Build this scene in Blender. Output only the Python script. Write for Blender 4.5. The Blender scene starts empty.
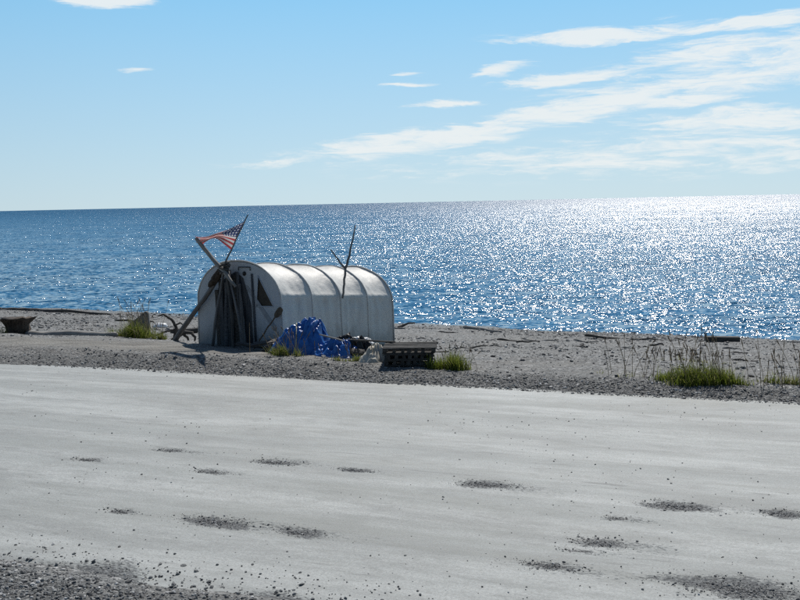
import bpy, bmesh, math, random
import numpy as np
from mathutils import Vector, Matrix, Euler, noise as mnoise

rnd = random.Random(7)
nr = np.random.default_rng(11)
SC = bpy.context.scene
COL = SC.collection
R = math.radians

# ------------------------------------------------------------------ camera
cam_d = bpy.data.cameras.new('camera')
cam_d.lens = 45.0
cam_d.sensor_width = 36.0
cam_d.clip_start = 0.1
cam_d.clip_end = 90000
cam = bpy.data.objects.new('camera', cam_d)
COL.objects.link(cam)
cam.matrix_world = (Matrix.Translation((0, 0, 3.6))
                    @ Matrix.Rotation(math.pi / 2 - math.atan(0.0975), 4, 'X')
                    @ Matrix.Rotation(-math.atan(17 / 800), 4, 'Z'))
SC.camera = cam

# ------------------------------------------------------------------ light
SUN_AZ, SUN_EL = R(14), R(51)            # azimuth measured from +Y towards +X
sdir = Vector((math.sin(SUN_AZ) * math.cos(SUN_EL), math.cos(SUN_AZ) * math.cos(SUN_EL), math.sin(SUN_EL)))
sun_d = bpy.data.lights.new('sun', 'SUN')
sun_d.energy = 4.7
sun_d.angle = R(0.53)
sun_d.color = (1.0, 0.95, 0.88)
sun = bpy.data.objects.new('sun', sun_d)
sun.rotation_euler = sdir.to_track_quat('Z', 'Y').to_euler()
sun.location = (0, 0, 50)
COL.objects.link(sun)

SC.view_settings.view_transform = 'Standard'
SC.view_settings.look = 'None'
SC.view_settings.exposure = 0.0
SC.view_settings.gamma = 1.0
SC.view_settings.use_curve_mapping = False
SC.cycles.use_denoising = False
SC.cycles.max_bounces = 6
SC.cycles.sample_clamp_indirect = 6.0


def N(nt, kind, **kw):
    n = nt.nodes.new(kind)
    for k, v in kw.items():
        if k == 'ins':
            for kk, vv in v.items():
                s = n.inputs[kk]
                if isinstance(vv, bpy.types.NodeSocket):
                    nt.links.new(vv, s)
                else:
                    s.default_value = vv
        else:
            setattr(n, k, v)
    return n


def mth(nt, op, a, b=None, c=None, clamp=False):
    n = nt.nodes.new('ShaderNodeMath')
    n.operation = op
    n.use_clamp = clamp
    for i, x in enumerate((a, b, c)):
        if x is None:
            continue
        if isinstance(x, bpy.types.NodeSocket):
            nt.links.new(x, n.inputs[i])
        else:
            n.inputs[i].default_value = x
    return n.outputs[0]


def vmth(nt, op, a, b=None, scale=None):
    n = nt.nodes.new('ShaderNodeVectorMath')
    n.operation = op
    for i, x in enumerate((a, b)):
        if x is None:
            continue
        if isinstance(x, bpy.types.NodeSocket):
            nt.links.new(x, n.inputs[i])
        else:
            n.inputs[i].default_value = x
    if scale is not None:
        if isinstance(scale, bpy.types.NodeSocket):
            nt.links.new(scale, n.inputs['Scale'])
        else:
            n.inputs['Scale'].default_value = scale
    return n.outputs['Value' if op in ('LENGTH', 'DOT_PRODUCT', 'DISTANCE') else 'Vector']


def mrange(nt, v, a, b, c=0.0, d=1.0, smooth=True):
    n = nt.nodes.new('ShaderNodeMapRange')
    n.interpolation_type = 'SMOOTHSTEP' if smooth else 'LINEAR'
    nt.links.new(v, n.inputs['Value'])
    n.inputs['From Min'].default_value = a
    n.inputs['From Max'].default_value = b
    n.inputs['To Min'].default_value = c
    n.inputs['To Max'].default_value = d
    return n.outputs['Result']


def mixc(nt, f, a, b, blend='MIX'):
    n = nt.nodes.new('ShaderNodeMix')
    n.data_type = 'RGBA'
    n.blend_type = blend
    for s, x in ((n.inputs[0], f), (n.inputs[6], a), (n.inputs[7], b)):
        if isinstance(x, bpy.types.NodeSocket):
            nt.links.new(x, s)
        elif isinstance(x, (int, float)):
            s.default_value = x
        else:
            s.default_value = tuple(x) + ((1,) if len(x) == 3 else ())
    return n.outputs[2]


# ------------------------------------------------------------------ world: clear sky with streaks of cloud
world = bpy.data.worlds.new('World')
SC.world = world
world.use_nodes = True
wt = world.node_tree
wt.nodes.clear()
sky = N(wt, 'ShaderNodeTexSky', sky_type='NISHITA', sun_disc=False, sun_elevation=SUN_EL,
        sun_rotation=SUN_AZ, altitude=0.0, air_density=1.0, dust_density=0.2, ozone_density=3.0)
tc = N(wt, 'ShaderNodeTexCoord')
sep = N(wt, 'ShaderNodeSeparateXYZ', ins={0: tc.outputs['Generated']})
azn = mth(wt, 'MULTIPLY', mth(wt, 'ARCTAN2', sep.outputs[0], sep.outputs[1]), 180 / math.pi)
eln = mth(wt, 'MULTIPLY', mth(wt, 'ARCSINE', sep.outputs[2]), 180 / math.pi)
pv = N(wt, 'ShaderNodeCombineXYZ', ins={0: azn, 1: eln}).outputs[0]
# streak coordinates: stretched along the wind, slightly climbing to the right
st = N(wt, 'ShaderNodeMapping', ins={'Vector': pv, 'Rotation': (0, 0, R(-9)), 'Scale': (0.16, 0.95, 1)}).outputs[0]
n1 = N(wt, 'ShaderNodeTexNoise', ins={'Vector': st, 'Scale': 1.0, 'Detail': 8, 'Roughness': 0.62, 'Distortion': 0.6})
warp = vmth(wt, 'MULTIPLY', vmth(wt, 'SUBTRACT', n1.outputs['Color'], (0.5, 0.5, 0.5)), (5.0, 1.1, 0))
pw = vmth(wt, 'ADD', pv, warp)
# cloud banks in degrees: azimuth, elevation, half length, half height, climb, weight
BANKS = [(11.0, 8.85, 5.5, 0.50, -1, 1.0), (18.5, 9.1, 6.5, 0.50, 0, 1.0), (18, 7.6, 6.5, 0.8, 4, .85), (23, 7.4, 7, 1.3, 2, .85),
         (9.0, 6.65, 4.6, 0.42, 2, 1.0), (5.7, 7.25, 2.2, 0.36, 8, .9), (17, 6.1, 9.0, 0.7, 3, .85), (10.5, 5.0, 7.0, 0.75, 8, .95),
         (1.5, 3.5, 8.0, 0.75, 6, .95), (16, 5.2, 3.4, 0.35, 2, .9), (19, 4.0, 8.5, 0.85, 0, .85), (2.6, 5.45, 2.6, 0.22, 1, .9),
         (0.6, 6.5, 1.4, 0.17, 2, .8), (0.8, 7.15, 1.0, 0.15, 2, .75), (-15.6, 11.15, 2.6, 0.55, 0, 1.1), (-4.5, 2.5, 6, .35, 3, .5),
         (-14.8, 7.55, 1.1, 0.16, 0, .85), (14, 2.2, 17, 1.2, 1, .58), (34, 9.0, 12, 1.8, 2, .9),
         (41, 5, 12, 1.2, 4, .8), (-45, 8, 9, .7, -3, .8), (-66, 13, 12, 1.2, 3, .8)]
dens = None
for (a, e, ha, he, cl, w) in BANKS:
    m = N(wt, 'ShaderNodeMapping', vector_type='TEXTURE',
          ins={'Vector': pw, 'Location': (a, e, 0), 'Rotation': (0, 0, R(cl)), 'Scale': (ha, he, 1)}).outputs[0]
    v = mrange(wt, vmth(wt, 'LENGTH', m), 0.25, 1.35, w, 0.0)
    dens = v if dens is None else mth(wt, 'MAXIMUM', dens, v)
# thin streaks all round, higher up too
plane = vmth(wt, 'SCALE', tc.outputs['Generated'], scale=mth(wt, 'DIVIDE', 1.0, mth(wt, 'ADD', mth(wt, 'MAXIMUM', sep.outputs[2], 0.02), 0.12)))
n2 = N(wt, 'ShaderNodeTexNoise', ins={'Vector': N(wt, 'ShaderNodeMapping', ins={'Vector': plane, 'Rotation': (0, 0, .5), 'Scale': (0.5, 1.3, 1)}).outputs[0],
                                      'Scale': 1.1, 'Detail': 9, 'Roughness': 0.6, 'Distortion': 0.5})
far = mth(wt, 'MULTIPLY', mrange(wt, n2.outputs['Fac'], 0.56, 0.74), mrange(wt, eln, 15, 26))
fib = N(wt, 'ShaderNodeTexNoise', ins={'Vector': N(wt, 'ShaderNodeMapping', ins={'Vector': pw, 'Rotation': (0, 0, R(-7)), 'Scale': (0.40, 3.2, 1)}).outputs[0],
                                       'Scale': 1.0, 'Detail': 7, 'Roughness': 0.65, 'Distortion': 0.4})
tex = mth(wt, 'ADD', mrange(wt, n1.outputs['Fac'], 0.22, 0.68, -0.42, 0.28, smooth=False), mrange(wt, fib.outputs['Fac'], 0.25, 0.7, -0.62, 0.38, smooth=False))
cl = mrange(wt, mth(wt, 'ADD', dens, mth(wt, 'MULTIPLY', tex, mrange(wt, dens, 0.0, 0.25))), 0.02, 0.98)
cl = mth(wt, 'MAXIMUM', cl, mth(wt, 'MULTIPLY', far, 0.35))
cl = mth(wt, 'MULTIPLY', cl, 0.88)
SKY_S = 0.07
air = mixc(wt, mrange(wt, eln, 0.0, 13.0, smooth=False), (7.4, 9.7, 10.9), (3.1, 7.9, 12.3))
toward = mth(wt, 'COSINE', mth(wt, 'MULTIPLY', mth(wt, 'SUBTRACT', azn, math.degrees(SUN_AZ)), math.pi / 180))
air = vmth(wt, 'SCALE', air, scale=mth(wt, 'MULTIPLY', mrange(wt, toward, -1.0, 0.7, 0.26, 1.0), mrange(wt, toward, 0.65, 1.0, 1.0, 1.13)))
skyc = mixc(wt, mrange(wt, eln, 8.0, 38.0, .88, 0.0), sky.outputs[0], air)
skyc = mixc(wt, cl, skyc, (12.2, 12.7, 12.7))
bg = N(wt, 'ShaderNodeBackground', ins={'Color': skyc, 'Strength': SKY_S})
wo = N(wt, 'ShaderNodeOutputWorld', ins={'Surface': bg.outputs[0]})

# ------------------------------------------------------------------ ground shape
# u runs along the road and the shore, v across them, from the camera's side to the sea
UX, UY = math.cos(R(-22)), math.sin(R(-22))
VX, VY = -UY, UX
SEA = -1.6
PV = [-300, -60, -20, 0, 5, 6.6, 7.4, 8.2, 18.1, 18.7, 19.3, 20.2, 21.9, 26.3, 30, 36, 40, 46, 75]
PZ = [6, 4, 2.2, .9, .22, .07, .03, -.06, -.06, .02, .07, .07, 0, -.43, -.74, -1.2, -1.6, -2.3, -6]


def hash2(ix, iy, seed):
    n = (ix.astype(np.int64) * 374761393 + iy.astype(np.int64) * 668265263 + seed * 974634777) & 0xffffffff
    n = ((n ^ (n >> 13)) * 1274126177) & 0xffffffff
    return ((n ^ (n >> 16)) & 0xffff) / 65535.0


def vnoise(x, y, seed=0):
    x = np.asarray(x, float); y = np.asarray(y, float)
    ix = np.floor(x); iy = np.floor(y)
    fx = x - ix; fy = y - iy
    fx = fx * fx * (3 - 2 * fx); fy = fy * fy * (3 - 2 * fy)
    a = hash2(ix, iy, seed); b = hash2(ix + 1, iy, seed)
    c = hash2(ix, iy + 1, seed); d = hash2(ix + 1, iy + 1, seed)
    return (a + (b - a) * fx) * (1 - fy) + (c + (d - c) * fx) * fy - 0.5


def fbm(x, y, seed=0, octs=4):
    s = 0; a = 1.0
    for o in range(octs):
        s = s + a * vnoise(x * 2 ** o, y * 2 ** o, seed + o * 17)
        a *= 0.5
    return s


def uv_of(x, y):
    return x * UX + y * UY, x * VX + y * VY


def xy_of(u, v):
    return u * UX + v * VX, u * UY + v * VY


def shore_v(u):
    return np.clip(41.7 - 3.4 * (u + 39.9) / 39.7, 34, 48)


def ground_uv(u, v):
    u = np.asarray(u, float); v = np.asarray(v, float)
    v2 = np.where(v > 22, 22 + (v - 22) * 18 / (shore_v(u) - 22), v)
    wob = fbm(u / 6, v / 6, 3, 2) * 0.8
    z = np.interp(v2 + np.where(v > 20.5, wob, wob * 0.25), PV, PZ)
    z = z + fbm(u / 3.0, v / 2.2, 5, 4) * np.interp(v, [0, 7.4, 8.2, 18.1, 19, 21, 23, 60], [.1, .05, 0, 0, .04, .05, .09, .12])
    led = 19.40 + .5 * fbm(u / 2.5, u * 0 + 1.1, 13, 3)
    z = z + .085 * np.clip((-7 - u) / 3, 0, 1) * np.clip((v - led) / .16, 0, 1) * np.clip((24 - v) / 3, 0, 1)
    z = z + fbm(u * 1.6, v * 1.6, 9, 3) * np.interp(v, [0, 7.4, 8.2, 18.1, 19, 60], [.04, .03, 0, 0, .05, .05])
    return z


POTHOLES = [(-1.78, 13.6, .36, .20), (-2.61, 13.19, .30, .12), (-2.16, 11.11, .52, .2), (-1.19, 10.69, .40, .15), (-3.38, 11.59, .22, .12),
            (-4.54, 13.99, .26, .12), (-3.43, 14.41, .30, .13), (1.05, 12.3, .45, .2), (3.16, 11.26, .42, .2), (2.03, 10.11, .33, .18),
            (1.4, 9.52, .40, .15), (3.13, 8.81, .75, .32), (4.26, 10.89, .32, .18), (-.65, 13.1, .3, .1), (2.38, 10.87, .2, .09),
            (4.6, 10.5, .25, .12), (6.4, 12.6, .5, .2), (-7.5, 13.4, .5, .2), (9.0, 8.9, .5, .25), (1.75, 9.9, .24, .08)]


def road_uv(u, v):
    """height of the road surface and how much loose gravel lies bare there"""
    z = 0.014 * fbm(u / 5, v / 1.5, 31, 3) + 0.05 * (1 - ((v - 13.25) / 5.2) ** 2)
    e0 = 7.72 + 0.42 * fbm(u / 1.8, u * 0 + 3.3, 41, 4)
    e1 = 18.42 + 0.32 * fbm(u / 2.2, u * 0 + 9.7, 43, 4)
    edge = np.minimum(v - e0, e1 - v)
    z = z - 0.10 * np.clip((0.12 - edge) / 0.3, 0, 1)
    g = np.clip((0.45 - (v - e0) + 0.75 * fbm(u * 1.1, v * 1.1, 47, 3)) / 0.5, 0, 1)
    g = np.maximum(g, np.clip((0.10 - (e1 - v)) / 0.25, 0, 1))
    x, y = xy_of(u, v)
    for (px, py, a, b) in POTHOLES:
        pu, pv_ = uv_of(px, py)
        wa = fbm(u * 2.2 + px, v * 5.1, 53, 4)
        d = np.sqrt(((u - pu) / (a * 1.1)) ** 2 + ((v - pv_) / b) ** 2) + wa * .8
        k = np.clip(1.25 - d, 0, 1)
        tail = np.exp(-((u - pu - a * .9) / (a * 1.9)) ** 2 - ((v - pv_) / (b * 1.2)) ** 2) * (.42 + .5 * wa)
        g = np.maximum(g, np.maximum(np.clip(k * 1.05, 0, 1), tail))
        z = z - 0.014 * np.clip(k * 1.4, 0, 1)
    return z, g


def gz(x, y):
    u, v = uv_of(x, y)
    z = float(ground_uv(u, v))
    if 8.0 < v < 18.4:
        z = max(z, float(road_uv(np.array([u]), np.array([v]))[0][0]))
    return z


# ------------------------------------------------------------------ materials
MATS = {}


def new_mat(name):
    m = bpy.data.materials.new(name)
    m.use_nodes = True
    nt = m.node_tree
    nt.nodes.clear()
    out = N(nt, 'ShaderNodeOutputMaterial')
    p = N(nt, 'ShaderNodeBsdfPrincipled')
    nt.links.new(p.outputs[0], out.inputs['Surface'])
    MATS[name] = m
    return m, nt, p, out


def setc(nt, p, col=None, rough=None, bump=None, bstr=0.3, bdist=0.02, spec=None):
    if col is not None:
        if isinstance(col, bpy.types.NodeSocket):
            nt.links.new(col, p.inputs['Base Color'])
        else:
            p.inputs['Base Color'].default_value = tuple(col) + (1,)
    if rough is not None:
        if isinstance(rough, bpy.types.NodeSocket):
            nt.links.new(rough, p.inputs['Roughness'])
        else:
            p.inputs['Roughness'].default_value = rough
    if spec is not None:
        p.inputs['Specular IOR Level'].default_value = spec
    if bump is not None:
        b = N(nt, 'ShaderNodeBump', ins={'Height': bump, 'Strength': bstr, 'Distance': bdist})
        nt.links.new(b.outputs[0], p.inputs['Normal'])


def tnoise(nt, vec, scale, detail=4, rough=.55, dist=0.0):
    return N(nt, 'ShaderNodeTexNoise', ins={'Vector': vec, 'Scale': scale, 'Detail': detail, 'Roughness': rough, 'Distortion': dist})


def ramp(nt, fac, stops):
    n = nt.nodes.new('ShaderNodeValToRGB')
    el = n.color_ramp.elements
    while len(el) < len(stops):
        el.new(0.5)
    for e, (p, c) in zip(el, stops):
        e.position = p
        e.color = tuple(c) + (1,) if len(c) == 3 else c
    nt.links.new(fac, n.inputs[0])
    return n.outputs[0]


def grey(v, b=0.0, w=0.0):
    return (v + w, v, v + b)


def simple(name, c1, c2, scale=8, rough=.7, bstr=.3, bdist=.01, stretch=(1, 1, 1), spec=.3, detail=5):
    m, nt, p, o = new_mat(name)
    t = N(nt, 'ShaderNodeTexCoord')
    mp = N(nt, 'ShaderNodeMapping', ins={'Vector': t.outputs['Object'], 'Scale': stretch}).outputs[0]
    n = tnoise(nt, mp, scale, detail, .6)
    f = mrange(nt, n.outputs['Fac'], .3, .7)
    setc(nt, p, mixc(nt, f, c1, c2), rough, n.outputs['Fac'], bstr, bdist, spec)
    return m


def stone_colours(nt, r):
    return ramp(nt, r, [(0.0, (.035, .037, .041)), (.30, (.085, .088, .092)), (.60, (.165, .172, .172)),
                        (.80, (.24, .245, .24)), (.90, (.335, .34, .335)), (1.0, (.75, .75, .74))])


# gravel of beach and shoulders
m, nt, p, o = new_mat('beach_gravel')
geo = N(nt, 'ShaderNodeNewGeometry')
pos = geo.outputs['Position']
v1 = N(nt, 'ShaderNodeTexVoronoi', ins={'Vector': pos, 'Scale': 16.0})
v2 = N(nt, 'ShaderNodeTexVoronoi', ins={'Vector': pos, 'Scale': 42.0})
s1 = N(nt, 'ShaderNodeSeparateColor', ins={0: v1.outputs['Color']}).outputs[0]
s2 = N(nt, 'ShaderNodeSeparateColor', ins={0: v2.outputs['Color']}).outputs[0]
big = tnoise(nt, pos, .35, 5, .6)
fine = mixc(nt, .5, stone_colours(nt, s1), stone_colours(nt, s2))
sandf = mrange(nt, tnoise(nt, N(nt, 'ShaderNodeMapping', ins={'Vector': pos, 'Rotation': (0, 0, R(22)), 'Scale': (.5, 1.3, 1)}).outputs[0], .8, 6, .65).outputs['Fac'], .38, .62)
sand = mixc(nt, tnoise(nt, pos, 60, 3).outputs['Fac'], (.14, .136, .128), (.25, .246, .232))
col = mixc(nt, mth(nt, 'MULTIPLY', sandf, .5), fine, sand)
# dirt lane on top of the bank
at_n = N(nt, 'ShaderNodeAttribute', attribute_name='dirt')
rut = tnoise(nt, N(nt, 'ShaderNodeMapping', ins={'Vector': pos, 'Rotation': (0, 0, R(20)), 'Scale': (.35, 5.0, 1)}).outputs[0], 1.0, 7, .7)
dirt = mixc(nt, mrange(nt, rut.outputs['Fac'], .33, .62), (.10, .096, .088), (.265, .257, .235))
dirt = mixc(nt, mrange(nt, tnoise(nt, pos, 30, 4, .7).outputs['Fac'], .4, .7, 0, .4), dirt, (.09, .088, .082))
col = mixc(nt, at_n.outputs['Fac'], col, dirt)
across = mth(nt, 'ADD', vmth(nt, 'DOT_PRODUCT', pos, (VX, VY, 0)), mth(nt, 'MULTIPLY', mth(nt, 'SUBTRACT', big.outputs['Fac'], .5), 1.2))
grade = mth(nt, 'MULTIPLY', mrange(nt, across, 17.9, 18.3), mrange(nt, across, 19.1, 19.7, 1, 0))
grade = mth(nt, 'MAXIMUM', grade, mrange(nt, across, 7.2, 7.9, 1, 0))
col = mixc(nt, mth(nt, 'MULTIPLY', grade, .42), col, (.062, .065, .064))
zz = N(nt, 'ShaderNodeSeparateXYZ', ins={0: pos}).outputs[2]
wet = mrange(nt, mth(nt, 'ADD', zz, mth(nt, 'MULTIPLY', big.outputs['Fac'], .15)), SEA + .13, SEA + .30, 1, 0)
col = mixc(nt, mth(nt, 'MULTIPLY', wet, .65), col, (.035, .036, .036))
hgt = mth(nt, 'ADD', mth(nt, 'MULTIPLY', v1.outputs['Distance'], -1.0), mth(nt, 'MULTIPLY', v2.outputs['Distance'], -.5))
setc(nt, p, col, mrange(nt, wet, 0, 1, .85, .35), hgt, .7, .05, .25)

# loose stones
m, nt, p, o = new_mat('stone')
oi = N(nt, 'ShaderNodeObjectInfo')
t = N(nt, 'ShaderNodeTexCoord')
n = tnoise(nt, t.outputs['Object'], 2.5, 5, .6)
c = stone_colours(nt, oi.outputs['Random'])
c = mixc(nt, mth(nt, 'MULTIPLY', n.outputs['Fac'], .6), c, (.10, .10, .10))
setc(nt, p, c, .62, n.outputs['Fac'], .3, .1, .4)

# packed, dusty gravel road
m, nt, p, o = new_mat('road_dust')
geo = N(nt, 'ShaderNodeNewGeometry')
ro = N(nt, 'ShaderNodeMapping', ins={'Vector': geo.outputs['Position'], 'Rotation': (0, 0, R(22))}).outputs[0]
lane = tnoise(nt, N(nt, 'ShaderNodeMapping', ins={'Vector': ro, 'Scale': (.035, 1.5, 1)}).outputs[0], 1.0, 6, .62)
patch = tnoise(nt, N(nt, 'ShaderNodeMapping', ins={'Vector': ro, 'Scale': (.35, 1.3, 1)}).outputs[0], 1.0, 9, .74, .4)
grit = tnoise(nt, ro, 38, 6, .8)
mott = tnoise(nt, N(nt, 'ShaderNodeMapping', ins={'Vector': ro, 'Scale': (.6, 1.5, 1)}).outputs[0], 2.6, 8, .78, .3)
speck = N(nt, 'ShaderNodeTexVoronoi', ins={'Vector': ro, 'Scale': 26.0})
base = mixc(nt, mrange(nt, lane.outputs['Fac'], .34, .66), (.315, .332, .322), (.445, .462, .450))
base = mixc(nt, mrange(nt, patch.outputs['Fac'], .42, .68, 0, .75), base, (.235, .243, .236))
base = mixc(nt, mrange(nt, grit.outputs['Fac'], .35, .70, 0, .6), base, (.15, .155, .150))
dash = tnoise(nt, N(nt, 'ShaderNodeMapping', ins={'Vector': ro, 'Scale': (.55, 3.2, 1)}).outputs[0], 2.0, 6, .7, .3)
base = mixc(nt, mth(nt, 'MULTIPLY', mrange(nt, dash.outputs['Fac'], .57, .72), .7), base, (.14, .142, .138))
stain = tnoise(nt, N(nt, 'ShaderNodeMapping', ins={'Vector': ro, 'Location': (3, 7, 0), 'Scale': (.10, .75, 1)}).outputs[0], 1.0, 8, .7, .5)
base = mixc(nt, mrange(nt, stain.outputs['Fac'], .48, .66, 0, .55), base, (.215, .222, .205))
wheel = tnoise(nt, N(nt, 'ShaderNodeMapping', ins={'Vector': ro, 'Scale': (.02, 4.5, 1)}).outputs[0], 1.0, 5, .7)
base = mixc(nt, mrange(nt, wheel.outputs['Fac'], .52, .68, 0, .35), base, (.20, .207, .196))
base = mixc(nt, mrange(nt, mott.outputs['Fac'], .46, .66, 0, .5), base, (.20, .208, .198))
sp = N(nt, 'ShaderNodeSeparateColor', ins={0: speck.outputs['Color']})
spm = mth(nt, 'MULTIPLY', mth(nt, 'MULTIPLY', mth(nt, 'GREATER_THAN', sp.outputs[0], .86), mrange(nt, speck.outputs['Distance'], .16, .3, 1, 0)),
          mrange(nt, patch.outputs['Fac'], .42, .62))
base = mixc(nt, mth(nt, 'MULTIPLY', spm, .65), base, (.11, .115, .12))
ga = N(nt, 'ShaderNodeAttribute', attribute_name='gravel').outputs['Fac']
gv = N(nt, 'ShaderNodeTexVoronoi', ins={'Vector': ro, 'Scale': 38.0})
gcol = stone_colours(nt, mth(nt, 'MULTIPLY', N(nt, 'ShaderNodeSeparateColor', ins={0: gv.outputs['Color']}).outputs[0], .60))
brk = tnoise(nt, N(nt, 'ShaderNodeMapping', ins={'Vector': ro, 'Scale': (.55, 1.3, 1)}).outputs[0], 30, 4, .7)
gm = mrange(nt, mth(nt, 'ADD', ga, mth(nt, 'MULTIPLY', mth(nt, 'SUBTRACT', brk.outputs['Fac'], .5), 2.4)), .42, .80)
gm = mth(nt, 'MULTIPLY', gm, mrange(nt, ga, .02, .2))
colr = mixc(nt, mth(nt, 'MULTIPLY', gm, .9), base, gcol)
h = mth(nt, 'ADD', mth(nt, 'MULTIPLY', grit.outputs['Fac'], .5), mth(nt, 'MULTIPLY', mth(nt, 'MULTIPLY', gv.outputs['Distance'], -1.2), gm))
h = mth(nt, 'ADD', h, mth(nt, 'MULTIPLY', patch.outputs['Fac'], 1.0))
setc(nt, p, colr, mrange(nt, gm, 0, 1, .62, .8), h, .5, .035, .35)

# sea
m, nt, p, o = new_mat('sea_water')
geo = N(nt, 'ShaderNodeNewGeometry')
pos = geo.outputs['Position']
gust = tnoise(nt, N(nt, 'ShaderNodeMapping', ins={'Vector': pos, 'Rotation': (0, 0, R(18)), 'Scale': (.012, .05, 1)}).outputs[0], 1.0, 4, .6)
acc = None
for (sc, sx, sy, k, rz) in ((.34, .45, 1.0, .32, 24), (1.4, .55, 1.0, 1.05, 12), (5.0, .65, 1.0, 1.95, 30)):
    mp = N(nt, 'ShaderNodeMapping', ins={'Vector': pos, 'Rotation': (0, 0, R(rz)), 'Scale': (sx, sy, 1)}).outputs[0]
    nz = tnoise(nt, mp, sc, 2, .5, .3)
    d = vmth(nt, 'MULTIPLY', vmth(nt, 'SUBTRACT', nz.outputs['Color'], (.5, .5, .5)), (k * 1.22, k * 1.22, 0))
    acc = d if acc is None else vmth(nt, 'ADD', acc, d)
puff = tnoise(nt, N(nt, 'ShaderNodeMapping', ins={'Vector': pos, 'Rotation': (0, 0, R(20)), 'Scale': (.10, .22, 1)}).outputs[0], 1.0, 3, .6)
acc = vmth(nt, 'SCALE', acc, scale=mth(nt, 'MULTIPLY', mrange(nt, gust.outputs['Fac'], .3, .7, .8, 1.15), mrange(nt, puff.outputs['Fac'], .3, .7, .62, 1.3)))
# seen low over the water only the faces of waves turned to the shore show, more so far out
off = mth(nt, 'LOGARITHM', mth(nt, 'MAXIMUM', vmth(nt, 'DOT_PRODUCT', pos, (VX, VY, 0)), 10.0), 10.0)
lean = vmth(nt, 'SCALE', (-VX, -VY, 0), scale=mrange(nt, off, 1.6, 3.0, .19, .43, smooth=False))
nrm = vmth(nt, 'NORMALIZE', vmth(nt, 'ADD', vmth(nt, 'ADD', acc, lean), (0, 0, 1)))
nt.links.new(nrm, p.inputs['Normal'])
nt.links.new(mrange(nt, off, 1.9, 3.3, .10, .33, smooth=False), p.inputs['Roughness'])
p.inputs['Base Color'].default_value = (.016, .125, .26, 1)
p.inputs['IOR'].default_value = 1.333

# weathered wood, cloth and plastics
simple('driftwood', (.14, .135, .125), (.33, .32, .30), 9, .8, .6, .01, (.25, 3, 3))
simple('dark_driftwood', (.030, .028, .026), (.10, .095, .088), 8, .8, .6, .012, (.25, 3, 3))
simple('pole_wood', (.055, .055, .058), (.20, .195, .19), 8, .75, .6, .012, (.2, 3, 3))
simple('plank_wood', (.035, .040, .048), (.115, .120, .128), 7, .8, .6, .012, (3, 3, .25))
simple('pole_plank', (.06, .062, .066), (.17, .172, .175), 7, .8, .6, .012, (3, 3, .25))
simple('pallet_wood', (.028, .027, .026), (.085, .082, .077), 9, .8, .5, .008, (1, 1, 1))
simple('rope', (.30, .29, .22), (.48, .46, .36), 40, .8, .5, .005)
simple('dark_rope', (.03, .03, .03), (.10, .095, .09), 40, .8, .5, .005)
simple('brown_screen', (.045, .038, .030), (.075, .062, .047), 6, .7, .2, .004)
simple('rusty_brown', (.07, .052, .035), (.14, .10, .065), 12, .8, .5, .006)
simple('grey_slab', (.10, .102, .105), (.20, .20, .20), 5, .85, .5, .02)
simple('dark_stump', (.022, .016, .012), (.085, .065, .05), 6, .85, .8, .03, (3, 3, .6))
simple('black_plastic', (.010, .010, .012), (.028, .028, .03), 8, .35, .4, .01)
simple('cream_canvas', (.40, .38, .32), (.62, .60, .53), 5, .85, .4, .02)
simple('white_plastic', (.68, .69, .69), (.80, .80, .80), 5, .45, .2, .01)
simple('dead_stems', (.20, .15, .085), (.34, .27, .17), 20, .8, .1, .002)
simple('seed_heads', (.10, .075, .05), (.22, .16, .10), 20, .85, .1, .002)
simple('reddish_weed', (.13, .075, .05), (.24, .16, .11), 20, .85, .1, .002)

m, nt, p, o = new_mat('blue_tarp')
t = N(nt, 'ShaderNodeTexCoord')
n = tnoise(nt, t.outputs['Object'], 5, 6, .65, .5)
setc(nt, p, mixc(nt, mrange(nt, n.outputs['Fac'], .3, .7), (.006, .062, .24), (.014, .135, .46)), .36, n.outputs['Fac'], .4, .03, .5)

m, nt, p, o = new_mat('grass_blade')
oi = N(nt, 'ShaderNodeAttribute', attribute_name='tint')
c = ramp(nt, oi.outputs['Fac'], [(0, (.06, .085, .012)), (.55, (.17, .205, .03)), (.85, (.29, .285, .07)), (1, (.30, .27, .13))])
setc(nt, p, c, .55, spec=.3)
tr = N(nt, 'ShaderNodeBsdfTranslucent', ins={'Color': mixc(nt, .3, c, (.16, .24, .03))})
mx = N(nt, 'ShaderNodeMixShader', ins={0: .45, 1: p.outputs[0], 2: tr.outputs[0]})
nt.links.new(mx.outputs[0], o.inputs['Surface'])


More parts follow.
